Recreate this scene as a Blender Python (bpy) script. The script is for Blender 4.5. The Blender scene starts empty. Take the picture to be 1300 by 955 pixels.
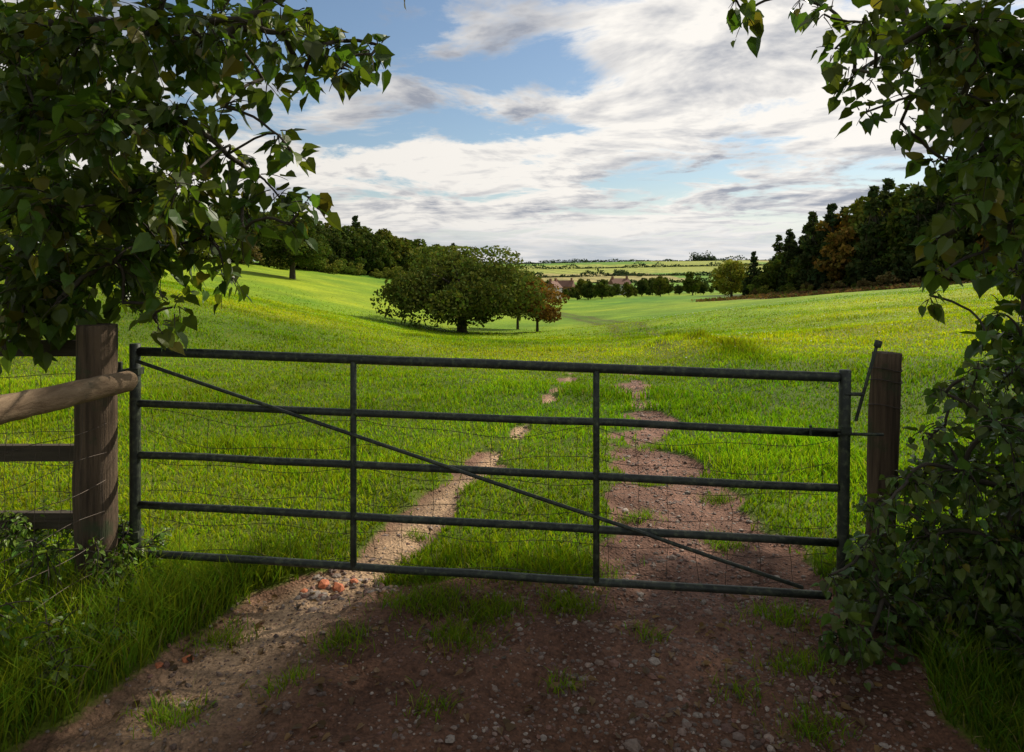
import bpy, math
import numpy as np
from mathutils import Vector
rng = np.random.default_rng(11)
scene = bpy.context.scene
EYE = 1.65

# ------------------------------------------------------------------ helpers
def sstep(a, b, x):
    t = np.clip((x - a) / (b - a), 0, 1)
    return t * t * (3 - 2 * t)

def hsh(ix, iy, s):
    n = np.sin(ix * 127.1 + iy * 311.7 + s * 74.7) * 43758.5453
    return n - np.floor(n)

def vnoise(x, y, s=0):
    x = np.asarray(x, float); y = np.asarray(y, float)
    ix = np.floor(x); iy = np.floor(y)
    fx = x - ix; fy = y - iy
    fx = fx * fx * (3 - 2 * fx); fy = fy * fy * (3 - 2 * fy)
    a = hsh(ix, iy, s); b = hsh(ix + 1, iy, s); c = hsh(ix, iy + 1, s); d = hsh(ix + 1, iy + 1, s)
    return (a * (1 - fx) + b * fx) * (1 - fy) + (c * (1 - fx) + d * fx) * fy - 0.5

def fbm(x, y, s=0, o=4):
    v = 0; a = 1.0
    for i in range(o):
        v = v + a * vnoise(x * 2 ** i + 17.3 * i, y * 2 ** i - 9.1 * i, s + i)
        a *= 0.5
    return v

def unit(v):
    return v / np.maximum(np.linalg.norm(v, axis=-1, keepdims=True), 1e-9)

def mesh_np(name, V, F, mats, attrs=None, smooth=False, midx=None):
    me = bpy.data.meshes.new(name)
    V = np.ascontiguousarray(V, dtype=np.float32); F = np.ascontiguousarray(F, dtype=np.int32)
    me.vertices.add(len(V)); me.vertices.foreach_set("co", V.ravel())
    k = F.shape[1]
    me.loops.add(F.size); me.loops.foreach_set("vertex_index", F.ravel())
    me.polygons.add(len(F)); me.polygons.foreach_set("loop_start", np.arange(0, F.size, k, dtype=np.int32))
    me.update(calc_edges=True)
    if attrs:
        for an, av in attrs.items():
            if av.ndim == 2:
                a = me.color_attributes.new(an, 'FLOAT_COLOR', 'POINT')
                c = np.ones((len(V), 4), np.float32); c[:, :3] = av
                a.data.foreach_set("color", c.ravel())
            else:
                a = me.attributes.new(an, 'FLOAT', 'POINT')
                a.data.foreach_set("value", av.astype(np.float32))
    for m in (mats if isinstance(mats, (list, tuple)) else [mats]):
        me.materials.append(m)
    if midx is not None:
        me.polygons.foreach_set("material_index", midx.astype(np.int32))
    me.polygons.foreach_set("use_smooth", np.full(len(F), bool(smooth)))
    me.update()
    return me

def add_obj(name, me, parent=None, loc=(0, 0, 0)):
    o = bpy.data.objects.new(name, me)
    o.location = loc
    scene.collection.objects.link(o)
    if parent is not None:
        o.parent = parent
    return o

def empty(name, loc=(0, 0, 0)):
    return add_obj(name, None, None, loc)

def tubes(P, R, sides=6):
    """P (K,S,3)  R (K,S) -> quads"""
    P = np.asarray(P, float); R = np.asarray(R, float)
    K, S, _ = P.shape
    T = unit(np.gradient(P, axis=1))
    d = unit(P[:, -1] - P[:, 0])
    ref = np.where(np.abs(d[:, 2:3]) > 0.8, np.array([[1., 0, 0]]), np.array([[0, 0, 1.]]))
    A = unit(np.cross(T, ref[:, None, :])); B = np.cross(T, A)
    th = np.arange(sides) / sides * 2 * np.pi
    V = P[:, :, None, :] + R[:, :, None, None] * (A[:, :, None, :] * np.cos(th)[None, None, :, None] + B[:, :, None, :] * np.sin(th)[None, None, :, None])
    V = V.reshape(-1, 3)
    k, s, j = np.meshgrid(np.arange(K), np.arange(S - 1), np.arange(sides), indexing='ij')
    j2 = (j + 1) % sides
    b = (k * S + s) * sides
    F = np.stack([b + j, b + j2, b + sides + j2, b + sides + j], -1).reshape(-1, 4)
    return V, F

def rod(a, b, r, sides=14, segs=1, r2=None, wob=0.0):
    """closed straight tube"""
    a = np.array(a, float); b = np.array(b, float)
    r2 = r if r2 is None else r2
    L = np.linalg.norm(b - a)
    t = np.sort(np.concatenate([[0, 0.0015 / L], np.linspace(0.003 / L, 1 - 0.003 / L, segs + 1), [1 - 0.0015 / L, 1]]))
    P = a + (b - a) * t[:, None]
    if wob:
        P[2:-2] += rng.normal(0, wob, (len(t) - 4, 3))
    rr = r + (r2 - r) * t
    rr = rr * np.where((t <= 0) | (t >= 1), 0.02, np.where((t < 0.0016 / L) | (t > 1 - 0.0016 / L), 0.93, 1))
    return tubes(P[None], rr[None], sides)

def join(parts):
    Vs, Fs, n = [], [], 0
    for V, F in parts:
        Vs.append(V); Fs.append(F + n); n += len(V)
    return np.concatenate(Vs), np.concatenate(Fs)

def box(cx, cy, cz, sx, sy, sz):
    v = np.array([[x, y, z] for x in (-.5, .5) for y in (-.5, .5) for z in (-.5, .5)]) * [sx, sy, sz] + [cx, cy, cz]
    f = np.array([[0, 1, 3, 2], [4, 6, 7, 5], [0, 4, 5, 1], [2, 3, 7, 6], [0, 2, 6, 4], [1, 5, 7, 3]])
    return v, f

# ------------------------------------------------------------------ materials
class NT:
    def __init__(self, tree):
        self.t = tree; tree.nodes.clear()
    def n(self, typ, **kw):
        nd = self.t.nodes.new(typ)
        ins = kw.pop('ins', {})
        for k, v in kw.items(): setattr(nd, k, v)
        for k, v in ins.items():
            if isinstance(v, bpy.types.NodeSocket): self.t.links.new(v, nd.inputs[k])
            else: nd.inputs[k].default_value = v
        return nd
    def math(self, op, a, b=0.0, c=None, clamp=False):
        nd = self.n('ShaderNodeMath', operation=op, use_clamp=clamp, ins={0: a, 1: b})
        return nd.outputs[0]
    def mix(self, f, a, b, mode='MIX'):
        nd = self.n('ShaderNodeMix', data_type='RGBA', blend_type=mode)
        for sk, v in ((nd.inputs[0], f), (nd.inputs[6], a), (nd.inputs[7], b)):
            if isinstance(v, bpy.types.NodeSocket): self.t.links.new(v, sk)
            else: sk.default_value = v if not isinstance(v, tuple) or len(v) == 4 else (*v, 1)
        return nd.outputs[2]
    def rng(self, v, a, b, c=0.0, d=1.0, smooth=False):
        nd = self.n('ShaderNodeMapRange', ins={0: v, 1: a, 2: b, 3: c, 4: d})
        if smooth: nd.interpolation_type = 'SMOOTHSTEP'
        return nd.outputs[0]
    def noise(self, vec, scale, detail=4, rough=.55, dist=0.0):
        return self.n('ShaderNodeTexNoise', ins={'Vector': vec, 'Scale': scale, 'Detail': detail, 'Roughness': rough, 'Distortion': dist}).outputs[0]

def new_mat(name):
    m = bpy.data.materials.new(name); m.use_nodes = True
    return m, NT(m.node_tree)

def foliage_mat(name, trans=0.35, rough=0.5, spec=0.3, tcol=(1.25, 1.3, 0.5)):
    m, t = new_mat(name)
    col = t.n('ShaderNodeAttribute', attribute_name='Col').outputs[0]
    if spec > 0:
        p = t.n('ShaderNodeBsdfPrincipled', ins={'Base Color': col, 'Roughness': rough, 'Specular IOR Level': spec})
    else:
        p = t.n('ShaderNodeBsdfDiffuse', ins={'Color': col})
    out = p.outputs[0]
    if trans > 0:
        tc = t.mix(1.0, col, (*tcol, 1), 'MULTIPLY')
        tr = t.n('ShaderNodeBsdfTranslucent', ins={'Color': tc})
        out = t.n('ShaderNodeMixShader', ins={0: trans, 1: p.outputs[0], 2: tr.outputs[0]}).outputs[0]
    t.n('ShaderNodeOutputMaterial', ins={0: out})
    return m

def noisy_mat(name, c1, c2, scale=8, rough=.8, bump=.3, stretch=(1, 1, 1), c3=None, s3=40, spec=.3, metallic=0.0, bdist=.01, thr=(.4, .65)):
    m, t = new_mat(name)
    tc = t.n('ShaderNodeTexCoord').outputs['Object']
    mp = t.n('ShaderNodeMapping', ins={0: tc, 3: stretch}).outputs[0]
    a = t.noise(mp, scale, 5, .6)
    col = t.mix(t.rng(a, .3, .7), (*c1, 1), (*c2, 1))
    if c3:
        b = t.noise(tc, s3, 5, .65)
        col = t.mix(t.rng(b, thr[0], thr[1]), col, (*c3, 1))
    b2 = t.noise(mp, scale * 3, 5, .7)
    bp = t.n('ShaderNodeBump', ins={'Strength': bump, 'Distance': bdist, 'Height': b2}).outputs[0]
    p = t.n('ShaderNodeBsdfPrincipled', ins={'Base Color': col, 'Roughness': rough, 'Specular IOR Level': spec, 'Normal': bp, 'Metallic': metallic})
    t.n('ShaderNodeOutputMaterial', ins={0: p.outputs[0]})
    return m

M_leaf = foliage_mat('leaf_mat', .38, .42, .4)
M_hedge = foliage_mat('hedge_leaf_mat', .3, .4, .45)
M_grass = foliage_mat('grass_blade_mat', .45, .5, 0, (1.15, 1.2, .5))
M_far = foliage_mat('crown_leaf_mat', .2, .7, 0)
M_bark = noisy_mat('bark_mat', (.035, .028, .02), (.09, .075, .055), 10, .9, .8, (1, 1, .25))
M_wood = noisy_mat('old_fence_wood_mat', (.2, .13, .075), (.40, .28, .17), 5, .85, .8, (6, .8, 6), (.13, .11, .07), 9, bdist=.015, thr=(.55, .78))
M_post = noisy_mat('post_wood_mat', (.05, .035, .024), (.22, .15, .095), 9, .9, 1.0, (4.5, 4.5, .2), (.075, .09, .045), 7, bdist=.02, thr=(.55, .7))
M_rail = noisy_mat('dark_rail_mat', (.05, .04, .03), (.1, .08, .055), 9, .9, .6, (.3, 3, 3))
M_gate = noisy_mat('gate_metal_mat', (.02, .026, .022), (.055, .062, .048), 14, .5, .5, (1, 1, 1), (.11, .13, .075), 35, .4, .2, .003, (.5, .7))
M_wire = noisy_mat('wire_mat', (.06, .05, .04), (.12, .09, .07), 30, .6, .1, metallic=.5)

# ------------------------------------------------------------------ terrain
PY = [-80, 0, 5, 10, 20, 40, 60, 100, 150, 250, 350, 430, 520, 650, 850, 1000, 1250, 1700, 2600, 3400, 5000]
PZ = [0, 0, 0, -.15, -.8, -2.4, -4.0, -5.6, -6.9, -9.2, -11, -8, -3.5, 4, 15.5, 11, 2, 10, 34, 30, 0]
def prof(y):
    v = 0
    for k in np.linspace(.88, 1.12, 9):
        v = v + np.interp(y * k, PY, PZ)
    return v / 9
def xc(y):
    return np.interp(y, [-5, 3, 8, 17, 30, 45, 60, 100, 140, 250, 400], [0, .3, 1.0, 2.4, 2.2, 0.5, -.5, 4, 8.0, 14, 25])
XL = ([2.0, 3.14, 3.53, 3.92, 4.69, 5.6, 6.65, 8.2, 11.5, 16, 22], [-1.45, -1.15, -1.0, -.77, -.58, -.32, -.08, .28, .9, 1.6, 2.6])
WL = ([2.0, 3.1, 3.6, 4.0, 5.6, 7, 9, 12, 16], [.42, .34, .27, .2, .14, .08, .05, .02, -.1])
XR = ([2.0, 3.8, 4.85, 6.1, 8.2, 12, 16, 22], [.8, 1.0, 1.15, 1.3, 1.58, 2.1, 2.7, 3.7])
WR = ([2.0, 3.8, 4.85, 6.1, 8.2, 12, 16, 22], [.9, .62, .5, .36, .2, .09, .02, -.1])
def ground_big(x, y):
    x = np.asarray(x, float); y = np.asarray(y, float)
    dx = x - xc(y)
    a = np.logaddexp(0, (-dx - 6) / 2.2) * 2.2
    L = 20 * (1 - np.exp(-.245 * a / 20)) * sstep(2, 22, y)
    b = np.logaddexp(0, (dx - 4) / 2.6) * 2.6
    sR = np.interp(y, [0, 25, 60, 110, 150, 300], [.1, .125, .145, .108, .078, .035])
    Rr = 15 * (1 - np.exp(-sR * b / 15)) * sstep(2, 22, y)
    fade = 1 - sstep(260, 480, y)
    far = 1 - fade
    z = prof(y) + (L + Rr) * fade
    z = z + far * fbm(x / 260, y / 260, 3, 3) * np.interp(y, [300, 800, 2000, 4000], [3, 6, 16, 30])
    z = z + .3 * sstep(1.2, 2.4, dx) * sstep(8, 12, y) * (1 - sstep(20, 28, y))
    z = z + .4 * fbm(x / 14, y / 14, 5, 3) * sstep(8, 40, y) * (1 - sstep(300, 500, y))
    return z
def rut(x, y):
    n = fbm(x * 2.2, y * 2.2, 21, 4); n2 = fbm(x * 1.3 + 4, y * .9, 23, 3)
    k = sstep(3.6, 7.5, y)
    dl = np.abs(x - np.interp(y, *XL) - .1 * n2) - np.interp(y, *WL) + n * (.16 + .22 * k)
    dr = np.abs(x - np.interp(y, *XR) - .12 * n2) - np.interp(y, *WR) + n * (.26 + .34 * k)
    end = 1 - sstep(13, 19, y)
    return sstep(.07, -.07, dl) * end, sstep(.1, -.1, dr) * end
def fore(x, y):
    n = fbm(x * 1.7 + 5, y * 1.7, 31, 4)
    e = np.maximum(y - 3.55, np.maximum(-1.42 - (3.4 - y) * .1 - x, x - 1.36)) + n * .3
    return sstep(.1, -.1, e)
def soil(x, y):
    l, r = rut(x, y)
    return np.maximum(np.maximum(l, r), fore(x, y))
def gz(x, y):
    x = np.asarray(x, float); y = np.asarray(y, float)
    z = ground_big(x, y)
    near = 1 - sstep(12, 25, y)
    l, r = rut(x, y)
    s = np.maximum(np.maximum(l, r), fore(x, y))
    z = z - .045 * np.maximum(l, r * .7) * near
    z = z + near * (.05 * fbm(x * 1.3, y * 1.3, 41, 4) + s * .035 * fbm(x * 7, y * 7, 43, 3))
    return z

def track_x(y): return np.interp(y, [14, 18, 25, 35, 55, 80, 110, 150, 210], [2.2, 2.9, 4.6, 6.6, 9.2, 10.2, 10, 8, 4])
def wood_line(y): return np.interp(y, [60, 80, 100, 125, 150], [84, 75, 66, 60, 54])
def tone(x, y):
    """large patches of richer / thinner sward"""
    return fbm(x / 9, y / 9, 51, 4), fbm(x / 40, y / 60, 52, 3), fbm(x / 3.2, y / 3.2, 57, 3)
def field_col(x, y):
    n, n2, n3 = [q[..., None] for q in tone(x, y)]
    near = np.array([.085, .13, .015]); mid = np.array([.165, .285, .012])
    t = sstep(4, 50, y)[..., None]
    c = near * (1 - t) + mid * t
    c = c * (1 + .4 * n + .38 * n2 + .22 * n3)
    c[..., 0:1] *= 1 + .5 * n2 + .35 * n
    cx = track_x(y)
    for off in (-1.0, 1.0):
        g = np.exp(-((x - cx - off) / .45) ** 2) * sstep(14, 22, y) * (1 - sstep(180, 220, y))
        c = c * (1 - .7 * g[..., None]) + np.array([.14, .125, .045]) * .7 * g[..., None]
    g = np.exp(-((x - cx) / 2.2) ** 2) * sstep(20, 40, y) * (1 - sstep(180, 220, y))
    c = c * (1 - .35 * g[..., None])
    wl = wood_line(y)
    g = sstep(-22, -18, x - wl + 5 * fbm(x / 6, y / 6, 61, 3)) * sstep(84, 96, y) * (1 - sstep(130, 142, y))
    c = c * (1 - g[..., None]) + np.array([.19, .115, .055]) * g[..., None]
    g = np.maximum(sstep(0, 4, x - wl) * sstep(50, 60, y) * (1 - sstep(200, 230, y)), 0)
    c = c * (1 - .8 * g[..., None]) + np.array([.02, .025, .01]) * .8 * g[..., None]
    ux = x / 130 + .12 * y / 100; uy = np.log(np.maximum(y, 10) / 300) * 4.2 + .15 * np.sin(x / 140)
    ix = np.floor(ux + 3.7 * np.floor(uy)); iy = np.floor(uy)
    h = hsh(ix, iy, 5)[..., None]; h2 = hsh(ix, iy, 9)[..., None]
    fc = np.where(h < .35, np.array([.13, .26, .03]), np.where(h < .65, np.array([.30, .34, .07]), np.where(h < .82, np.array([.16, .30, .03]), np.array([.34, .30, .12]))))
    stripe = .5 + .5 * np.sin((x + y * .4) / 3.2)
    fc = fc * (1 - .3 * (stripe[..., None] > .6) * (h2 > .4))
    fc = fc * (.9 + .3 * h2)
    g = sstep(340, 380, y)[..., None]
    c = c * (1 - g) + fc * g
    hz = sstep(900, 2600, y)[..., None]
    c = c * (1 - hz) + np.array([.10, .14, .17]) * hz  # distance haze mixed into the ground colour
    return np.clip(c, .005, .6)
def soil_col(x, y):
    n = fbm(x * 3, y * 3, 71, 4)[..., None]
    dark = np.array([.115, .060, .038]); tan = np.array([.40, .275, .17]); red = np.array([.215, .122, .088])
    wl = np.exp(-((x - np.interp(y, *XL)) / (np.interp(y, *WL).clip(.05, 9) * .75 + .02)) ** 2)[..., None]
    wr = np.exp(-((x - np.interp(y, *XR)) / (np.interp(y, *WR).clip(.1, 9) * 1.1 + .02)) ** 2)[..., None]
    c = dark + (red - dark) * np.maximum(wr, sstep(5, 7, y)[..., None]) * sstep(2.3, 3.9, y)[..., None]
    c = c + (tan - c) * np.clip(wl * 1.05, 0, 1) * (.55 + .45 * sstep(2.4, 3.3, y)[..., None])
    return np.clip(c * (1 + .6 * n), .01, .6)

ys = np.concatenate([np.linspace(-60, 0, 20)[:-1], np.linspace(0, 2, 12)[:-1], np.linspace(2, 7, 150)[:-1], 7 * (4800 / 7) ** np.linspace(0, 1, 380)])
u = np.linspace(-1, 1, 461)
w = 30 + 1.9 * np.maximum(ys, 0)
w = np.where(ys < 0, 60, w)
UX = (.16 * u + .84 * u ** 3)
X = UX[None, :] * w[:, None]; Y = np.repeat(ys[:, None], len(u), 1)
Z = gz(X, Y)
V = np.stack([X, Y, Z], -1).reshape(-1, 3)
i, j = np.meshgrid(np.arange(len(ys) - 1), np.arange(len(u) - 1), indexing='ij')
b = i * len(u) + j
F = np.stack([b, b + 1, b + 1 + len(u), b + len(u)], -1).reshape(-1, 4)
m, t = new_mat('ground_mat')
gc = t.n('ShaderNodeAttribute', attribute_name='GrassCol').outputs[0]
sc = t.n('ShaderNodeAttribute', attribute_name='SoilCol').outputs[0]
sm = t.n('ShaderNodeAttribute', attribute_name='Soil').outputs[2]
oc = t.n('ShaderNodeTexCoord').outputs['Object']
n1 = t.noise(oc, 3.0, 4, .7); n2 = t.noise(oc, 40, 4, .7); n3 = t.noise(oc, .25, 4, .65)
gcol = t.mix(1.0, gc, t.mix(t.rng(n1, .3, .7), (.62, .66, .6, 1), (1.3, 1.25, 1.1, 1)), 'MULTIPLY')
gcol = t.mix(1.0, gcol, t.mix(t.rng(n3, .3, .7), (.74, .8, .8, 1), (1.22, 1.12, 1.1, 1)), 'MULTIPLY')
scol = t.mix(1.0, sc, t.mix(t.rng(n2, .3, .7), (.5, .5, .5, 1), (1.5, 1.45, 1.4, 1)), 'MULTIPLY')
vor = t.n('ShaderNodeTexVoronoi', ins={'Vector': oc, 'Scale': 45.0})
scol = t.mix(t.rng(vor.outputs[0], .15, .35, .5, 0), scol, t.mix(1.0, scol, (1.7, 1.6, 1.5, 1), 'MULTIPLY'))
mask = t.rng(t.math('ADD', sm, t.math('MULTIPLY', t.math('SUBTRACT', n2, .5), .6)), .35, .65)
col = t.mix(mask, gcol, scol)
hgt = t.math('ADD', t.math('MULTIPLY', n2, 1.0), t.math('MULTIPLY', t.rng(vor.outputs[0], 0, .5, 1, 0), .6))
bp = t.n('ShaderNodeBump', ins={'Strength': .8, 'Distance': .02, 'Height': hgt}).outputs[0]
p = t.n('ShaderNodeBsdfPrincipled', ins={'Base Color': col, 'Roughness': .9, 'Specular IOR Level': .15, 'Normal': bp})
t.n('ShaderNodeOutputMaterial', ins={0: p.outputs[0]})
fx, fy = V[:, 0], V[:, 1]
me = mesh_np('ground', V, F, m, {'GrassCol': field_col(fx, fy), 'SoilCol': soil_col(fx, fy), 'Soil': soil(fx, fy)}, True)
add_obj('ground', me)

# ------------------------------------------------------------------ grass
def blades(x, y, h, wd, col, lean=.45):
    n = len(x)
    z = gz(x, y) - .01
    a = rng.uniform(0, 2 * np.pi, n)
    side = np.stack([np.cos(a), np.sin(a), np.zeros(n)], -1)
    b = rng.uniform(0, 2 * np.pi, n)
    ln = np.stack([np.cos(b), np.sin(b), np.zeros(n)], -1) * (h * lean * rng.uniform(.2, 1.4, n))[:, None]
    up = np.array([0, 0, 1.])
    B = np.stack([x, y, z], -1)
    P0 = B - side * (wd / 2)[:, None]; P1 = B + side * (wd / 2)[:, None]
    mid = B + up * (h * .58)[:, None] + ln * .35
    P2 = mid - side * (wd * .4)[:, None]; P3 = mid + side * (wd * .4)[:, None]
    tip = B + up * (h * .95)[:, None] + ln
    P4 = tip - side * (wd * .06)[:, None]; P5 = tip + side * (wd * .06)[:, None]
    V = np.stack([P0, P1, P2, P3, P4, P5], 1).reshape(-1, 3)
    o = np.arange(n)[:, None] * 6
    F = np.concatenate([o + [0, 1, 3, 2], o + [2, 3, 5, 4]], 0)
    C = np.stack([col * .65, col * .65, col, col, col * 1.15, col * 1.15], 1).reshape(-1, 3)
    return V, F, C

def grass_cols(x, y, base=(.105, .2, .012)):
    n = len(x)
    c = np.array(base)[None] * rng.uniform(.65, 1.3, (n, 1))
    g = fbm(x / 1.2, y / 1.2, 81, 3)[:, None]
    a, b_, d = [q[:, None] for q in tone(x, y)]
    c = c * (1 + .5 * g + .45 * a + .42 * b_ + .35 * d)
    c[:, 0:1] *= 1 + .5 * b_ + .5 * a
    c[:, 0] *= rng.uniform(.75, 1.45, n)
    dry = rng.random(n) < .035
    c[dry] = np.array([.32, .28, .11]) * rng.uniform(.6, 1.1, (dry.sum(), 1))
    return np.clip(c, .004, .6)

N = 330000
D = 2.9 * (80 / 2.9) ** (rng.random(N) ** .88)
tx = rng.uniform(-.9, .9, N)
x = tx * D; y = D
s = soil(x, y)
cl = fbm(x * 1.1, y * 1.1, 91, 4); cl2 = fbm(x * .3, y * .3, 93, 3)
keep = (rng.random(N) > s * 1.02) & ~((s > .3) & (rng.random(N) < .7)) & (y > 3.2) & (rng.random(N) > sstep(35, 80, y))
x, y, D, cl, cl2 = x[keep], y[keep], D[keep], cl[keep], cl2[keep]
h = (.03 + .028 * rng.random(len(x)) + np.clip(cl + .6 * cl2, 0, 1) ** 1.3 * .12) * (1 + D * .008)
edge = np.exp(-((y - 3.7) / .3) ** 2) * (x > -2.2)
h *= 1 + .5 * edge
dxx = x - xc(y)
bank = np.exp(-((dxx - 1.9 - .06 * y) / .5) ** 2) * sstep(10, 13, y) * (1 - sstep(30, 38, y))
h *= 1 + 1.8 * bank
wd = .0048 + .00105 * D + rng.random(len(x)) * .002
gcx = grass_cols(x, y, (.20, .345, .013))
gcx = gcx * (1 - .5 * bank[:, None])
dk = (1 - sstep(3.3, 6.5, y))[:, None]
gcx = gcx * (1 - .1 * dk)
G1 = blades(x, y, h, wd, gcx, .6)
def patch(n, x0, x1, y0, y1, h0, h1, base):
    x = rng.uniform(x0, x1, n); y = rng.uniform(y0, y1, n)
    cl = fbm(x * 2, y * 2, 95, 3)
    k = (cl > -.35) & (soil(x, y) < .5)
    x, y, cl = x[k], y[k], cl[k]
    return blades(x, y, rng.uniform(h0, h1, len(x)) * (1 + .8 * cl), rng.uniform(.004, .008, len(x)), grass_cols(x, y, base), .7)
G2 = patch(24000, -3.2, -1.1, 1.9, 3.9, .05, .22, (.15, .27, .02))
G3 = patch(11000, 1.05, 2.1, 1.9, 3.8, .05, .17, (.12, .22, .018))
tufts = [(-.42, 3.38, .2, 900), (-.1, 3.3, .16, 600), (.28, 3.35, .14, 450), (-.75, 3.0, .14, 250), (-.25, 3.05, .16, 420), (.05, 3.7, .25, 900), (.35, 3.75, .22, 800),
         (-.5, 3.75, .2, 700), (.2, 2.75, .08, 80), (-.9, 2.75, .1, 120), (.62, 3.1, .08, 90), (-.3, 2.6, .1, 90), (.9, 2.7, .1, 100), (-1.35, 3.15, .15, 300), (1.3, 3.3, .16, 400), (1.2, 2.9, .14, 300), (1.1, 2.5, .12, 260), (-1.3, 2.6, .12, 260),
         (.85, 4.6, .12, 250), (1.3, 4.2, .13, 300), (1.1, 5.4, .14, 300), (1.5, 5.0, .12, 250), (1.35, 6.6, .16, 300), (-.6, 4.4, .08, 120), (-.35, 5.2, .07, 120)]
tp = []
for (cx, cy, r, n) in tufts:
    x = rng.normal(cx, r * .55, n); y = rng.normal(cy, r * .4, n)
    tp.append(blades(x, y, rng.uniform(.025, .08, n), rng.uniform(.003, .006, n), grass_cols(x, y, (.17, .31, .02)), .8))
def joinc(parts):
    V, F = join([(p[0], p[1]) for p in parts]); return V, F, np.concatenate([p[2] for p in parts])
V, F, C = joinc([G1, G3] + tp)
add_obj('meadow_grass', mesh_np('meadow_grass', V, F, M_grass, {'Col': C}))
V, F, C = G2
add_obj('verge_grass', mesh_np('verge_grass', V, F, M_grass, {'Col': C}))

n = 260
D = rng.uniform(14, 75, n); x = D * rng.uniform(.2, .75, n); y = D
r = .014 + D * .0005
V0 = np.stack([x, y, gz(x, y) + .07], -1)
th = np.arange(6) / 6 * 2 * np.pi
ring = np.stack([np.cos(th), np.sin(th), .3 * np.cos(th * 2)], -1)
V = (V0[:, None] + ring[None] * r[:, None, None]).reshape(-1, 3)
o = np.arange(n)[:, None] * 6
F = np.concatenate([o + [0, 1, 2, 3], o + [0, 3, 4, 5]])
M_white = noisy_mat('flower_mat', (.5, .5, .45), (.7, .7, .62), 20, .8, 0)
add_obj('meadow_flowers', mesh_np('meadow_flowers', V, F, M_white))

# ------------------------------------------------------------------ stones
def ico():
    t_ = (1 + 5 ** .5) / 2
    v = np.array([[-1, t_, 0], [1, t_, 0], [-1, -t_, 0], [1, -t_, 0], [0, -1, t_], [0, 1, t_], [0, -1, -t_], [0, 1, -t_], [t_, 0, -1], [t_, 0, 1], [-t_, 0, -1], [-t_, 0, 1]], float)
    f = np.array([[0, 11, 5], [0, 5, 1], [0, 1, 7], [0, 7, 10], [0, 10, 11], [1, 5, 9], [5, 11, 4], [11, 10, 2], [10, 7, 6], [7, 1, 8], [3, 9, 4], [3, 4, 2], [3, 2, 6], [3, 6, 8], [3, 8, 9], [4, 9, 5], [2, 4, 11], [6, 2, 10], [8, 6, 7], [9, 8, 1]])
    return unit(v), f
IV, IF = ico()
def stones(x, y, r, col):
    n = len(x)
    v = IV[None] * (1 + rng.normal(0, .16, (n, 12, 1)))
    v = v * (rng.uniform(.6, 1.25, (n, 1, 3)) * np.array([1, 1, .6]))
    a = rng.uniform(0, 2 * np.pi, n); ca, sa = np.cos(a)[:, None], np.sin(a)[:, None]
    v = np.stack([v[..., 0] * ca - v[..., 1] * sa, v[..., 0] * sa + v[..., 1] * ca, v[..., 2]], -1)
    V = v * r[:, None, None] + np.stack([x, y, gz(x, y) + r * .05], -1)[:, None]
    F = (np.arange(n)[:, None, None] * 12 + IF[None]).reshape(-1, 3)
    C = np.repeat(col, 12, 0)
    return V.reshape(-1, 3), F, C
def stone_cols(n, pale=.5):
    pal = np.array([[.22, .15, .115], [.26, .185, .14], [.16, .1, .072], [.32, .26, .21], [.2, .1, .07]])
    return pal[rng.integers(0, 5, n)] * rng.uniform(.5, 1.15, (n, 1))
m, t = new_mat('stone_mat')
c = t.n('ShaderNodeAttribute', attribute_name='Col').outputs[0]
nn = t.noise(t.n('ShaderNodeTexCoord').outputs['Object'], 90, 4, .7)
c = t.mix(1.0, c, t.mix(t.rng(nn, .3, .7), (.6, .6, .6, 1), (1.3, 1.3, 1.3, 1)), 'MULTIPLY')
bp = t.n('ShaderNodeBump', ins={'Strength': .5, 'Distance': .004, 'Height': nn}).outputs[0]
p = t.n('ShaderNodeBsdfPrincipled', ins={'Base Color': c, 'Roughness': .75, 'Normal': bp})
t.n('ShaderNodeOutputMaterial', ins={0: p.outputs[0]})
M_stone = m
yy = 2.1 * (13 / 2.1) ** (rng.random(11000) ** 1.4)
xx = np.interp(yy, *XR) + rng.normal(0, 1, 11000) * (np.interp(yy, *WR).clip(.1, 9) * .75 + .03)
rr = np.clip(rng.lognormal(math.log(.0065), .5, 11000), .003, .026)
x2 = rng.uniform(-1.6, 1.5, 3600); y2 = rng.uniform(2.0, 3.6, 3600); r2 = np.clip(rng.lognormal(math.log(.005), .55, 3600), .002, .024)
y3 = rng.uniform(2.1, 8, 1500); x3 = np.interp(y3, *XL) + rng.normal(0, 1, 1500) * np.interp(y3, *WL).clip(.05, 9) * .7; r3 = np.clip(rng.lognormal(math.log(.005), .6, 1500), .002, .03)
x4 = rng.uniform(-1.1, -.6, 140); y4 = rng.uniform(3.5, 3.9, 140); r4 = rng.uniform(.008, .026, 140)
x = np.concatenate([xx, x2, x3, x4]); y = np.concatenate([yy, y2, y3, y4]); r = np.concatenate([rr, r2, r3, r4])
k = soil(x, y) > .3
V, F, C = stones(x[k], y[k], r[k], stone_cols(k.sum()))
add_obj('gravel', mesh_np('gravel', V, F, M_stone, {'Col': C}))
bx = np.array([-1.02, -.93, -1.1, -.86, -1.42, -1.5]); by = np.array([3.7, 3.66, 3.62, 3.72, 3.0, 2.9])
V, F, C = stones(bx, by, np.array([.05, .035, .026, .024, .026, .02]), np.tile([.5, .15, .06], (6, 1)))
add_obj('brick_rubble', mesh_np('brick_rubble', V, F, M_stone, {'Col': C}))

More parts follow.
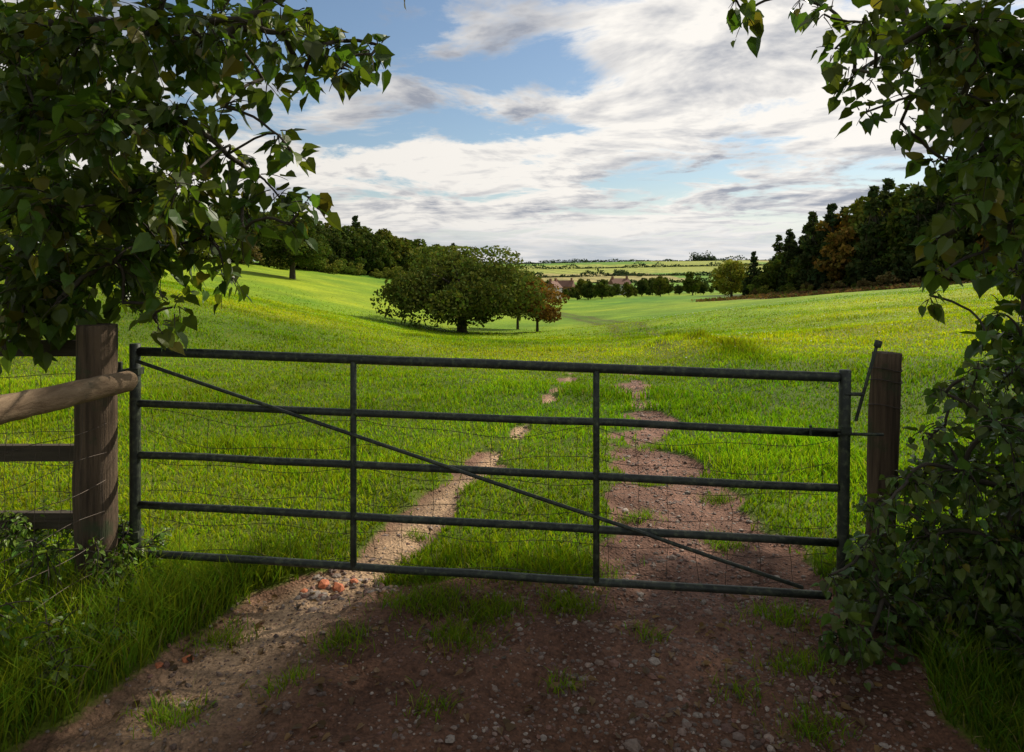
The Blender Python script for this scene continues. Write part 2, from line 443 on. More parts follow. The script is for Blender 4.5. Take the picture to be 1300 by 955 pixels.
# ------------------------------------------------------------------ leaves
LT = np.array([[0, 0, 0], [0, .35, 0], [0, .7, 0], [0, 1.05, 0],
               [-.27, -.09, 0], [-.46, .2, 0], [-.33, .56, 0], [-.1, .85, 0],
               [.27, -.09, 0], [.46, .2, 0], [.33, .56, 0], [.1, .85, 0]])
LF = np.array([[0, 4, 5, 1], [1, 5, 6, 2], [2, 6, 7, 3], [0, 1, 9, 8], [1, 2, 10, 9], [2, 3, 11, 10]])
def leaves(P, axis, nrm, size, col, wr=1.0):
    n = len(P)
    A = unit(axis); S = unit(np.cross(A, nrm)); Nn = np.cross(S, A)
    fold = rng.uniform(.1, .7, n)[:, None]; curl = rng.uniform(-.1, .5, n)[:, None]
    lx = LT[None, :, 0] * wr; ly = LT[None, :, 1]
    lz = np.abs(lx) * fold - curl * ly ** 2 * .5 + rng.normal(0, .02, (n, 12))
    V = P[:, None] + size[:, None, None] * (S[:, None] * (lx * np.ones((n, 1)))[..., None] + A[:, None] * (ly * np.ones((n, 1)))[..., None] + Nn[:, None] * lz[..., None])
    F = (np.arange(n)[:, None, None] * 12 + LF[None]).reshape(-1, 4)
    return V.reshape(-1, 3), F, np.repeat(col, 12, 0)

def grow(clusters, root_pts, root_r, leafsize, twigs_per, leaf_step, base, droop=.35, leafvar=.3, wr=1.0, yellow=.05, outward=.6, rk=.0032):
    nodes = [np.array(p, float) for p in root_pts]; parent = list(range(-1, len(root_pts) - 1))
    cs = np.array(clusters, float)
    order = np.argsort(np.min([np.linalg.norm(cs[:, :3] - r, axis=1) for r in root_pts], axis=0))
    for k in order:
        c = cs[k, :3]
        d = [np.linalg.norm(c - q) + (.0 if q[2] < c[2] + .3 else .25) for q in nodes]
        parent.append(int(np.argmin(d))); nodes.append(c)
    nn_ = len(nodes); cnt = np.ones(nn_)
    for k in range(nn_ - 1, 0, -1): cnt[parent[k]] += cnt[k]
    Ps, Rs = [], []
    S = 9
    for k in range(1, nn_):
        a, b = nodes[parent[k]], nodes[k]
        tt = np.linspace(0, 1, S)[:, None]
        L = np.linalg.norm(b - a)
        off = rng.normal(0, .07, 3) * L; off[2] += .08 * L
        P = a + (b - a) * tt + off * (4 * tt * (1 - tt)) + rng.normal(0, .008, (S, 3)) * min(L, 1) * np.sin(tt * np.pi)
        if k < len(root_pts):
            r0 = root_r * (1 - .5 * (k - 1) / len(root_pts)); r1 = root_r * (1 - .5 * k / len(root_pts))
        else:
            r0 = min(.004 + rk * cnt[k] ** .68, root_r * .5); r1 = max(.0035, r0 * .75)
        Ps.append(P); Rs.append(np.linspace(r0, r1, S))
    W = [tubes(np.array(Ps), np.array(Rs), 7)]
    TP0, TD, TL = [], [], []
    for c in cs:
        r = c[3]; n = max(7, int(twigs_per * (r / .3) ** 1.5))
        if len(c) > 4: n = int(n * c[4])
        d = unit(rng.normal(0, 1, (n, 3)) + np.array([0, 0, .1]))
        TP0.append(c[:3] + d * r * rng.uniform(0, .55, (n, 1))); TD.append(unit(d * outward + rng.normal(0, .4, (n, 3)))); TL.append(r * rng.uniform(.5, 1.15, n))
    P0 = np.concatenate(TP0); Dr = np.concatenate(TD); Ln = np.concatenate(TL)
    tt = np.linspace(0, 1, 6)[None, :, None]
    TPt = P0[:, None] + Dr[:, None] * Ln[:, None, None] * tt + np.array([0, 0, -1.]) * droop * (Ln[:, None, None]) * tt ** 2
    W.append(tubes(TPt, np.linspace(.0035, .0013, 6)[None] * np.ones((len(P0), 1)), 4))
    mx = int(np.ceil(Ln.max() / leaf_step)) + 1
    tl = (np.arange(mx)[None] + rng.uniform(.2, .8, (len(P0), mx))) * leaf_step / Ln[:, None]
    ok = tl < 1.02
    ii, jj = np.nonzero(ok)
    tq = tl[ii, jj][:, None]
    P = P0[ii] + Dr[ii] * Ln[ii][:, None] * tq + np.array([0, 0, -1.]) * droop * Ln[ii][:, None] * tq ** 2
    n = len(P)
    side = unit(np.cross(Dr[ii], unit(rng.normal(0, 1, (n, 3)))))
    ax = unit(side * .8 + Dr[ii] * .5 + np.array([0, 0, -.75]) + rng.normal(0, .3, (n, 3)))
    P = P + ax * leafsize * .35
    nr = unit(rng.normal(0, .55, (n, 3)) + np.array([0, 0, 1.0]) + side * .5)
    sz = leafsize * rng.uniform(1 - leafvar * 1.4, 1 + leafvar, n)
    c = np.array(base)[None] * rng.uniform(.55, 1.45, (n, 1)); c[:, 0] *= rng.uniform(.8, 1.4, n)
    yl = rng.random(n) < yellow
    c[yl] = np.array([.22, .19, .03]) * rng.uniform(.5, 1.1, (yl.sum(), 1))
    return join(W), leaves(P, ax, nr, sz, c, wr)

def ray(px, py, r, d):   # image pixel position and radius, converted to world coordinates at a chosen depth
    k = d / 867.
    return [(px - 650) * k, d, EYE - (py - 345) * k, r * k, 1.0]
AZ, EL = math.radians(50), math.radians(38)
SUN = np.array([math.cos(EL) * math.sin(AZ), math.cos(EL) * math.cos(AZ), math.sin(EL)])

cl = []
L0 = [(20, 30, 80), (100, 50, 85), (190, 35, 70), (262, 60, 55), (325, 45, 46), (370, 35, 40), (392, 62, 40), (435, 50, 36), (462, 72, 26), (478, 62, 20), (425, 90, 28), (50, 140, 90), (140, 150, 80), (222, 150, 60), (285, 130, 40), (340, 100, 36), (385, 105, 28),
      (290, 190, 38), (330, 215, 40), (345, 165, 30), (375, 200, 28), (398, 245, 26), (350, 250, 36), (310, 250, 38), (320, 290, 36), (372, 285, 26), (60, 250, 90), (150, 255, 75), (232, 240, 58), (270, 300, 44), (296, 345, 36), (215, 320, 58), (130, 340, 65), (40, 350, 80), (215, 385, 38), (198, 412, 26), (150, 385, 32), (85, 380, 45), (20, 395, 50), (60, 410, 34), (280, 20, 44), (340, 0, 36), (400, 18, 26)]
for (a, b_, r) in L0:
    for q in range(2 if r > 42 else 1):
        d = rng.uniform(3.0, 3.8) + q * rng.uniform(.35, .8)
        cl.append(ray(a + rng.normal(0, 6), b_ + rng.normal(0, 5), r * .8, d))
for q in range(40):  # extra crown clusters out of frame, added to shade the foreground
    p = [rng.uniform(-6.5, -.8), rng.uniform(-2.5, 5.5), rng.uniform(3.8, 7), rng.uniform(.45, .65), .55]
    if p[2] < EYE + .40 * max(p[1], 0) + .75: p[2] = EYE + .40 * max(p[1], 0) + .75 + rng.random()
    cl.append(p)
wood, lv = grow(cl, [(-4.9, 4.6, -.2), (-4.8, 4.5, 1.6), (-4.4, 4.3, 3.0), (-3.8, 4.0, 4.4)], .2, .083, 34, .042, (.08, .135, .017), rk=.0028)
T = empty('lime_tree')
add_obj('trunk_and_branches', mesh_np('lime_wood', wood[0], wood[1], M_bark, None, True), T)
add_obj('leaves', mesh_np('lime_leaves', lv[0], lv[1], M_leaf, {'Col': lv[2]}), T)
NL1 = len(lv[1]) // 6
cl = []
R0 = [(925, 5, 20), (950, 15, 22), (1050, 15, 30), (1062, 60, 26), (1085, 100, 28), (1110, 40, 50), (1125, 80, 34), (1180, 30, 60), (1250, 40, 70), (1300, 90, 70), (1090, 140, 22), (1130, 150, 28), (1170, 120, 42), (1220, 120, 58),
      (1180, 205, 28), (1215, 215, 36), (1260, 190, 55), (1305, 200, 60), (1205, 255, 28), (1240, 280, 36), (1285, 280, 50), (1205, 310, 26), (1195, 345, 26), (1180, 372, 16), (1245, 335, 34), (1290, 350, 50), (1265, 395, 38), (1300, 430, 50), (1250, 420, 28), (1010, 5, 18), (1280, 140, 60)]
for (a, b_, r) in R0:
    for q in range(2 if r > 45 else 1):
        d = rng.uniform(3.1, 3.8) + q * rng.uniform(.3, .7)
        cl.append(ray(a + rng.normal(0, 6), b_ + rng.normal(0, 6), r * .82, d))
for q in range(55):  # more unseen crown clusters, placed above the frame to block sun and sky
    z = rng.uniform(4.6, 7.6); yv = rng.uniform(-2, 3.3 + .72 * z)
    p = [rng.uniform(.8, 8.5), yv, z, rng.uniform(.45, .65), .5]
    if p[2] < EYE + .40 * max(p[1], 0) + .75: p[2] = EYE + .40 * max(p[1], 0) + .75 + rng.random() * .6
    cl.append(p)
# extra unseen crown clusters, added along the sun direction to shade the gateway
for gx in np.arange(-1.7, 2.0, .48):
    for gy in np.arange(2.0, 3.75, .45):
        dens_ = .8
        if gx < -.6 and gy > 2.9: dens_ = .3
        zc_ = rng.uniform(5.5, 6.9); p = np.array([gx, gy, 0]) + SUN * zc_ / SUN[2] + rng.normal(0, .14, 3)
        cl.append([p[0], p[1], max(p[2], EYE + .4 * p[1] + .55), .42, dens_ * rng.uniform(.5, 1.25)])
wood, lv = grow(cl, [(6.2, 5.4, -.2), (6.0, 5.3, 1.8), (5.7, 5.2, 3.6), (5.2, 5.0, 5.0)], .2, .083, 34, .042, (.085, .145, .018), rk=.0028)
T = empty('lime_tree')
add_obj('trunk_and_branches', mesh_np('lime_wood', wood[0], wood[1], M_bark, None, True), T)
add_obj('leaves', mesh_np('lime_leaves', lv[0], lv[1], M_leaf, {'Col': lv[2]}), T)
print('LEAVES', NL1, len(lv[1]) // 6)
cl = []
H0 = [(1240, 480, 40), (1290, 470, 50), (1200, 500, 32), (1270, 540, 70), (1175, 550, 32), (1220, 600, 60), (1300, 620, 80), (1150, 610, 45), (1110, 650, 38), (1180, 680, 70), (1270, 700, 90), (1090, 700, 42), (1055, 730, 30), (1120, 760, 60), (1210, 780, 80),
      (1300, 800, 90), (1075, 790, 44), (1150, 850, 60), (1240, 880, 80), (1070, 850, 36), (1320, 900, 90), (1180, 940, 60), (1100, 920, 44), (1340, 520, 60), (1380, 600, 80), (1400, 720, 90), (1400, 850, 90)]
for (a, b_, r) in H0:
    for q in range(2):
        d = rng.uniform(2.75, 3.15) + q * .45
        c_ = ray(a + q * 25, b_ - q * 10, r * .75, d)
        if c_[2] < .05: c_[2] = .08
        cl.append(c_)
for q in range(25):
    yv = rng.uniform(1.0, 4.5)
    cl.append([max(rng.uniform(2.4, 4.5), .82 * yv + .2), yv, rng.uniform(.2, 1.6), .4, .6])
wood, lv = grow(cl, [(2.6, 3.2, -.1), (2.6, 3.2, .3)], .03, .05, 60, .032, (.085, .15, .025), droop=.5, yellow=.02, wr=1.0)
T = empty('bramble_hedge')
add_obj('stems', mesh_np('bramble_stems', wood[0], wood[1], M_bark, None, True), T)
add_obj('leaves', mesh_np('bramble_leaves', lv[0], lv[1], M_hedge, {'Col': lv[2]}), T)
cl = []
for q in range(38):
    x = rng.uniform(-2.9, -1.65); y = rng.uniform(2.3, 3.75)
    cl.append([x, y, rng.uniform(.05, .2) + (.14 if x < -2 else 0), rng.uniform(.1, .16), 1])
wood, lv = grow(cl, [(-2.3, 3.3, -.1), (-2.3, 3.3, .02)], .01, .034, 70, .022, (.12, .22, .024), droop=.4, yellow=.02, wr=.75)
T = empty('nettle_patch')
add_obj('stems', mesh_np('nettle_stems', wood[0], wood[1], M_bark, None, True), T)
add_obj('leaves', mesh_np('nettle_leaves', lv[0], lv[1], M_hedge, {'Col': lv[2]}), T)
n = 380
x = rng.uniform(-1.5, 1.5, n); y = rng.uniform(2.1, 3.6, n)
c = np.array([[.22, .13, .05]]) * rng.uniform(.3, 1.3, (n, 1))
lv = leaves(np.stack([x, y, gz(x, y) + .012], -1), np.stack([rng.normal(0, 1, n), rng.normal(0, 1, n), rng.normal(0, .15, n)], -1), np.array([[0, 0, 1.]]) + rng.normal(0, .25, (n, 3)), rng.uniform(.02, .045, n), c, .8)
add_obj('fallen_leaves', mesh_np('fallen_leaves', lv[0], lv[1], M_leaf, {'Col': lv[2]}))

# ------------------------------------------------------------------ gate
def gp(s, z, dy=0.0): return (-1.97 + 3.57 * s, 3.57 - .26 * s + dy, z)
ZL = [1.234, .962, .695, .435, .180]; ZR = [1.138, .867, .600, .333, .073]
G = empty('metal_field_gate')
names = ['top_bar', 'second_bar', 'third_bar', 'fourth_bar', 'bottom_bar']
for k in range(5):
    s0, s1 = .006, .994
    if k == 4: s1 = .985
    zl = ZL[k] + (ZR[k] - ZL[k]) * s0
    V, F = rod(gp(s0, zl), gp(s1, ZL[k] + (ZR[k] - ZL[k]) * s1), .024 if k == 0 else .0195, 16, 10, wob=.0018)
    add_obj(names[k], mesh_np(names[k], V, F, M_gate, None, True), G)
def zat(s, k): return ZL[k] + (ZR[k] - ZL[k]) * s
V, F = rod(gp(0, .13), gp(0, 1.275), .027, 18, 4); add_obj('hinge_stile', mesh_np('stile', V, F, M_gate, None, True), G)
V, F = rod(gp(1, .045, 0), gp(1.004, 1.175), .027, 18, 4); add_obj('latch_stile', mesh_np('stile', V, F, M_gate, None, True), G)
for s in (.3255, .669):
    V, F = rod(gp(s, zat(s, 4), -.006), gp(s, zat(s, 0), -.006), .0165, 12, 3); add_obj('upright', mesh_np('upright', V, F, M_gate, None, True), G)
V, F = rod(gp(.008, 1.185, -.034), gp(.944, .128, -.034), .0095, 10, 8, wob=.001); add_obj('diagonal_brace', mesh_np('brace', V, F, M_gate, None, True), G)
parts = []
for z in (1.13, .28):
    parts += [rod(gp(-.025, z), gp(.004, z), .012, 8), rod((-2.09, 3.50, z), (-2.02, 3.56, z), .011, 8), rod((-2.045, 3.565, z - .04), (-2.045, 3.565, z + .05), .012, 8), box(-1.97, 3.57, z, .062, .062, .035)]
V, F = join(parts); add_obj('hinges', mesh_np('hinges', V, F, M_gate), G)
parts = [rod(gp(.955, .89, -.03), gp(1.0, .885, -.03), .009, 8), rod(gp(.955, .86, -.03), gp(.955, .91, -.03), .007, 8), box(*gp(1.0, .89, -.03), .05, .03, .03), rod(gp(.99, .87, -.03), gp(1.05, .87, -.03), .008, 8)]
V, F = join(parts); add_obj('latch_bolt', mesh_np('latch', V, F, M_gate), G)
parts = [rod(gp(1.015, .93, -.02), gp(1.042, 1.29, -.02), .008, 8), rod(gp(1.0425, 1.285, -.02), gp(1.0455, 1.32, -.02), .017, 10), rod(gp(1.0, 1.06, -.02), gp(1.026, 1.06, -.02), .009, 8)]
V, F = join(parts); add_obj('spring_latch_lever', mesh_np('lever', V, F, M_gate, None, True), G)

def netting(name, fn, nv, zs, W, sagf):
    S = 60; tt = np.linspace(0, 1, S)
    P = []
    for k, z in enumerate(zs):
        pts = np.array([fn(s, z) for s in tt]); pts[:, 2] += sagf(tt, k, z); pts[:, 1] += .012 * np.sin(tt * 23 + k)
        P.append(pts)
    H = np.array(P)
    parts = [tubes(H, np.full(H.shape[:2], W), 4)]
    VS = []
    for s in np.linspace(.01, .99, nv):
        jx = np.clip(s + rng.normal(0, .003, len(zs)), 0, 1)
        pts = np.array([[np.interp(jx[k], tt, H[k, :, a]) for a in range(3)] for k in range(len(zs))])
        q = np.linspace(0, len(zs) - 1, 14)
        pts = np.stack([np.interp(q, np.arange(len(zs)), pts[:, a]) for a in range(3)], -1)
        pts[:, 0] += rng.normal(0, .003, 14)
        VS.append(pts)
    VS = np.array(VS); parts.append(tubes(VS, np.full(VS.shape[:2], W * .85), 4))
    V, F = join(parts)
    return mesh_np(name, V, F, M_wire)
me = netting('wire_netting', lambda s, z: gp(.012 + .975 * s, z - .1 * s, .035), 24, [.93, .80, .66, .5, .35, .2],  .0015,
             lambda t_, k, z: -(.06 if k < 2 else .025) * (np.abs(np.sin(t_ * np.pi * 3)) ** .8) * (1 if k < 3 else .4) + .014 * np.sin(t_ * 31 + k * 2))
add_obj('wire_netting', me, G)

# ------------------------------------------------------------------ fences
GP = empty('wooden_gate_post')
def lumpy(me, amp, sc):
    n = len(me.vertices); co = np.empty(n * 3, np.float32); me.vertices.foreach_get('co', co); co = co.reshape(-1, 3)
    co[:, 0] += amp * fbm(co[:, 2] * sc + co[:, 1] * 9, co[:, 0] * 9, 3, 3); co[:, 1] += amp * fbm(co[:, 2] * sc + 7, co[:, 0] * 9 + co[:, 1] * 9, 6, 3)
    me.vertices.foreach_set('co', co.ravel()); me.update()
V, F = rod((-2.10, 3.44, -.3), (-2.09, 3.44, 1.385), .098, 28, 30, r2=.094)
me = mesh_np('post', V, F, M_post, None, True); lumpy(me, .015, 3); add_obj('post', me, GP)
FN = empty('wooden_rail_fence')
V, F = rod((-1.84, 3.27, 1.125), (-2.02, 2.2, 1.12), .05, 20, 30, r2=.058, wob=.001)
me = mesh_np('rail', V, F, M_wood, None, True); lumpy(me, .012, 4); add_obj('round_rail', me, FN)
V, F = rod((-2.02, 2.2, 1.12), (-2.3, -.8, 1.1), .056, 16, 14); add_obj('round_rail_continued', mesh_np('rail', V, F, M_wood, None, True), FN)
for (x, y) in [(-2.12, 2.0), (-2.4, -.8)]:
    V, F = rod((x, y, -.3), (x, y, 1.25), .06, 16, 6); add_obj('post', mesh_np('post', V, F, M_post, None, True), FN)
V, F = rod((-1.93, 3.34, 1.12), (-2.0, 3.4, 1.12), .012, 8); add_obj('bolt', mesh_np('bolt', V, F, M_gate), FN)
me = netting('lane_netting', lambda s, z: (-2.0 - .2 * s, 3.36 - 1.7 * s, z), 13, [1.05, .9, .76, .62, .48, .34, .2, .08], .0015, lambda t_, k, z: .01 * np.sin(t_ * 17 + k * 3))
add_obj('wire_netting', me, FN)
FB = empty('field_boundary_fence')
for z in (1.24, .68, .32):
    V, F = box(-4.0, 3.66, z, 3.75, .04, .085); add_obj('rail', mesh_np('rail', V, F, M_rail), FB)
for x in (-3.6, -5.2):
    V, F = box(x, 3.74, .6, .1, .1, 1.5); add_obj('post', mesh_np('post', V, F, M_post), FB)
me = netting('field_netting', lambda s, z: (-2.15 - 2.2 * s, 3.60, z), 15, [1.1, .95, .8, .64, .48, .34, .2, .08], .0015, lambda t_, k, z: .01 * np.sin(t_ * 17 + k * 3))
add_obj('wire_netting', me, FB)
LP = empty('wooden_latch_post')
V, F = rod((1.93, 3.6, -.3), (1.97, 3.6, 1.225), .072, 20, 24)
me = mesh_np('post', V, F, M_post, None, True); lumpy(me, .014, 3); add_obj('post', me, LP)
P = []
for z in (.95, 1.08, 1.14):
    th = np.linspace(0, 2 * np.pi, 24)
    P.append(np.stack([1.965 + .08 * np.cos(th), 3.6 + .08 * np.sin(th), z + .01 * np.sin(th * 2)], -1))
V, F = tubes(np.array(P), np.full((3, 24), .003), 5); add_obj('wire_wrap', mesh_np('wrap', V, F, M_wire), LP)

# ------------------------------------------------------------------ distant trees
def quads(P, size, col):
    n = len(P)
    a = unit(rng.normal(0, 1, (n, 3))); b = unit(np.cross(a, unit(rng.normal(0, 1, (n, 3)))))
    s = size[:, None]
    V = np.stack([P - a * s, P - b * s * .6, P + a * s, P + b * s * .65], 1).reshape(-1, 3)
    F = np.arange(n * 4).reshape(-1, 4)
    return V, F, np.repeat(col, 4, 0)

def tree_mesh(name, H, W, low, nlobes, nleaf, leaf, base, seed, trunk_r=.2, shape='round', var=.35, lobe_r=.2, lobvar=(.6, 1.15), skirt=0.0):
    r_ = np.random.default_rng(seed)
    lob = []
    for k in range(nlobes):
        if shape == 'cone':
            f = r_.random() ** .9; z = low + (H - low) * f * .97; R = W / 2 * (1 - f) ** .7 * r_.uniform(.2, .8)
            th = r_.uniform(0, 6.283); lob.append([R * math.cos(th), R * math.sin(th), z, W * lobe_r * (1.15 - f * .75)])
        else:
            d = unit(r_.normal(0, 1, 3)); q = r_.uniform(.45, .88)
            cz = low + (H - low) * .42
            zr = (H - cz) if d[2] > 0 else (cz - low)
            rr = W * lobe_r * r_.uniform(*lobvar)
            th = math.atan2(d[1], d[0])
            wob = 1 + (.14 * math.sin(th * 2 + seed) + .12 * math.sin(th * 5 + seed * 2))
            X_ = d[0] * W / 2 * q * wob; Y_ = d[1] * W / 2 * q * wob
            zz_ = max(cz + d[2] * zr * q, low + rr * .3)
            zz_ += skirt * (1 - min(1, math.hypot(X_, Y_) / (W * .38))) * (1 if d[2] < 0 else 0)
            lob.append([X_, Y_, zz_, rr])
    lob = np.array(lob)
    pr = lob[:, 3] ** 2; pr /= pr.sum()
    idx = r_.choice(nlobes, nleaf, p=pr)
    d = unit(r_.normal(0, 1, (nleaf, 3)) + np.array([0, 0, .15]))
    rad = lob[idx, 3] * r_.uniform(.55, 1.08, nleaf) ** .6
    P = lob[idx, :3] + d * rad[:, None] * np.array([1, 1, .7])
    P[:, 2] = np.minimum(P[:, 2], H + .02 * H)
    lc = r_.uniform(1 - var, 1 + var, nlobes)[idx]
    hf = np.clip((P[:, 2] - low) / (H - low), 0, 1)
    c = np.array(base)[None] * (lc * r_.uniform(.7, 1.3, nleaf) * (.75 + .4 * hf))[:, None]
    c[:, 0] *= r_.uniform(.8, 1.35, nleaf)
    LV, LFc, LC = quads(P, leaf * r_.uniform(.5, 1.2, nleaf), c)
    Ps, Rs = [], []
    tt = np.linspace(0, 1, 7)[:, None]
    top = np.array([0, 0, low + (H - low) * (.45 if shape != 'cone' else .95)])
    Ps.append(np.array([0, 0, -.4]) + (top + [0, 0, .4]) * tt); Rs.append(np.linspace(trunk_r * 1.25, trunk_r * (.5 if shape != 'cone' else .1), 7))
    for k in range(min(nlobes, 30)):
        f = r_.uniform(.35, .95); a = Ps[0][0] + (top - Ps[0][0]) * f; bb = lob[k, :3]
        Ps.append(a + (bb - a) * tt + np.array([0, 0, .08 * H]) * tt * (1 - tt) * 2); Rs.append(np.linspace(trunk_r * .38, trunk_r * .08, 7))
    WV, WF = tubes(np.array(Ps), np.array(Rs), 6)
    V = np.concatenate([WV, LV]); F = np.concatenate([WF, LFc + len(WV)])
    C = np.concatenate([np.tile([.04, .035, .03], (len(WV), 1)), LC])
    mi = np.concatenate([np.zeros(len(WF)), np.ones(len(LFc))])
    return mesh_np(name, V, F, [M_bark, M_far], {'Col': C}, False, mi)

def plant(name, me, x, y, s=1.0, parent=None, sz=None, rz=None):
    o = add_obj(name, me, parent, (x, y, float(gz(x, y)) - .05))
    o.scale = (s, s, s if sz is None else sz); o.rotation_euler = (0, 0, rng.uniform(0, 6.28) if rz is None else rz)
    return o

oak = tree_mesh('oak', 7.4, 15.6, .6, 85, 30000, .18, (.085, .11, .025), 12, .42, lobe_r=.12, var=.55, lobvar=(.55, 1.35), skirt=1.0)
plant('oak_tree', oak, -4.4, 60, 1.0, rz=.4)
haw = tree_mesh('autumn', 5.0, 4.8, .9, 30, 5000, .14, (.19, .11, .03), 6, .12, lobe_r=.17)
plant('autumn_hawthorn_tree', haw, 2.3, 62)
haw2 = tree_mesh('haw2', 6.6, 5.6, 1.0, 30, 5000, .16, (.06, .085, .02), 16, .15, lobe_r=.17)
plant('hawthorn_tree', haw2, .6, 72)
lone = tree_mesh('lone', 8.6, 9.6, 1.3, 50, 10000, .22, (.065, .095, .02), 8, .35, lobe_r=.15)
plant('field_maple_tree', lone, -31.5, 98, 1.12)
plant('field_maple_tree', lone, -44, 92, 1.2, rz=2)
sun_tree = tree_mesh('sunny', 10.5, 9.5, 1.0, 50, 7000, .27, (.22, .23, .04), 9, .3, lobe_r=.15)  # sunlit look put into a brighter, yellower leaf colour
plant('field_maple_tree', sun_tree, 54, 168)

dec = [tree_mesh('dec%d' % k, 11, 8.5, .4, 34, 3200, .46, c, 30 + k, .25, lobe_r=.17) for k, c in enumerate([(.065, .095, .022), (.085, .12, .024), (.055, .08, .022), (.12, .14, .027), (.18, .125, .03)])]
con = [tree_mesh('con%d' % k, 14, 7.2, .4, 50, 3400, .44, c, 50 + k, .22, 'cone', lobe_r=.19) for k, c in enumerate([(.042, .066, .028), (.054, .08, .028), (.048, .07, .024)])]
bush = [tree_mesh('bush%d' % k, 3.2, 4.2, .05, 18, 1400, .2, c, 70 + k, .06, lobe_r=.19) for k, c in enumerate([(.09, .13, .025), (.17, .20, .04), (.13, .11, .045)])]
WDL = empty('woodland_trees')
yl = [70, 90, 105, 125, 150, 180, 220, 262]; xl = [-78, -68, -60, -54, -46, -37, -27, -17]
for row in range(4):
    yv = 70.0
    while yv < 262:
        x0 = np.interp(yv, yl, xl)
        x = x0 - row * 5.0 - rng.uniform(0, 2.5); y = yv + row * 3 + rng.uniform(-1.5, 1.5)
        s = rng.uniform(.85, 1.1) * (1.15 if yv > 130 else 1.0)
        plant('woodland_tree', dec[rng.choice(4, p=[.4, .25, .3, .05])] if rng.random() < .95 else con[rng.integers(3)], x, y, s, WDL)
        yv += rng.uniform(4.0, 6.0)
HDL = empty('field_edge_bushes')
yv = 72.0
while yv < 255:
    x0 = np.interp(yv, yl, xl)
    if rng.random() < .85: plant('bush', bush[rng.choice(3, p=[.4, .5, .1])], x0 + rng.uniform(3, 7), yv + rng.uniform(-1, 1), rng.uniform(.6, 1.6), HDL)
    yv += rng.uniform(2, 4)
WDR = empty('woodland_trees')
yr = [62, 80, 100, 125, 150]; xr = [82, 74, 65, 59, 54]
for row in range(6):
    yv = 62.0
    while yv < 158:
        x0 = np.interp(yv, yr, xr)
        x = x0 + row * 4.5 + rng.uniform(0, 2.5); y = yv + row * 2 + rng.uniform(-1.5, 1.5)
        f = np.interp(yv, [62, 90, 112, 130, 156], [1.38, 1.4, 1.36, 1.2, .85]) * (1 + row * .02)
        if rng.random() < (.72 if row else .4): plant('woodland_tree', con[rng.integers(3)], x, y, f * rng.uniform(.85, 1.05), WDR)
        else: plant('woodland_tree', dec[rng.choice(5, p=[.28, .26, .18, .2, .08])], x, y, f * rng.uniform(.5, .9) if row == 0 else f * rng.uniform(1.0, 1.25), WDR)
        yv += rng.uniform(3.3, 5.0)
yv = 64.0
while yv < 150:
    x0 = np.interp(yv, yr, xr)
    plant('bush', bush[rng.choice(3)], x0 - rng.uniform(1.5, 4), yv, rng.uniform(.5, 1.0), WDR); yv += rng.uniform(2, 4)
VT = empty('valley_trees')
for k in range(135):
    y = rng.uniform(235, 350); x = y * rng.uniform(-.05, .42)
    if .22 < x / y and rng.random() < .4: continue
    if .035 < x / y < .085 and y < 318: continue
    plant('valley_tree', dec[rng.choice(5, p=[.3, .28, .22, .15, .05])], x, y, rng.uniform(.25, .85), VT)
parts = []
def hedge_line(x0, y0, x1, y1, h, wd, n, leaf):
    tt = rng.random(n)
    g = fbm(tt * 14 + x0, tt * 3 + y0, 14, 2) > -.3
    tt = tt[g]; n = len(tt)
    x = x0 + (x1 - x0) * tt + rng.normal(0, wd, n); y = y0 + (y1 - y0) * tt + rng.normal(0, wd, n)
    top = h * (1 + 3.2 * np.clip(fbm(tt * 60 + x0, tt * 3 + y0, 4, 3), -.2, 1))
    z = gz(x, y) + rng.random(n) * top
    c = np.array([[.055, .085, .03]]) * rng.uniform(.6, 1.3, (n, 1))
    hz = np.clip((y0 - 300) / 1500, 0, .8); c = c * (1 - hz) + np.array([.11, .14, .16]) * hz  # far hedges carry distance haze in their leaf colour
    parts.append(quads(np.stack([x, y, z], -1), leaf * rng.uniform(.6, 1.2, n), c))
for y0, dy, x0, x1 in [(375, 10, -60, 260), (455, 34, -80, 320), (560, -30, -100, 360), (680, 30, -200, 480), (845, 25, -250, 560), (1900, 0, -900, 1500), (2300, 50, -1000, 1600), (2600, 0, -1200, 1800)]:
    hedge_line(x0, y0, x1, y0 + dy, 1.3 + y0 * .0012, 1.0, 4500, .55 + y0 * .0009)
for k in range(9):
    y0 = rng.uniform(360, 650); x0 = rng.uniform(-.1, .5) * y0
    hedge_line(x0, y0, x0 + rng.uniform(-50, 30), y0 * rng.uniform(1.12, 1.3), 1.6, .8, 1100, .8)
hedge_line(222, 840, 250, 845, 5, 2, 1200, 1.4)
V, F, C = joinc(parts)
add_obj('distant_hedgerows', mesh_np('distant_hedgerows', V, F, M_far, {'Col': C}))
# bracken bank under the right-hand wood
n = 9000
y = rng.uniform(88, 140, n); x = wood_line(y) - rng.uniform(-1, 20, n)
k = (x - wood_line(y) + 5 * fbm(x / 6, y / 6, 61, 3)) > -19
x, y = x[k], y[k]; n = len(x)
hb = .35 + .5 * np.clip(fbm(x / 2, y / 2, 64, 3) + .3, 0, 1)
c = np.array([[.2, .12, .055]]) * rng.uniform(.55, 1.3, (n, 1)); g = rng.random(n) < .25; c[g] = np.array([.12, .15, .04]) * rng.uniform(.6, 1.2, (g.sum(), 1))
V, F, C = quads(np.stack([x, y, gz(x, y) + hb * rng.random(n)], -1), rng.uniform(.15, .35, n), c)
add_obj('bracken', mesh_np('bracken', V, F, M_far, {'Col': C}))

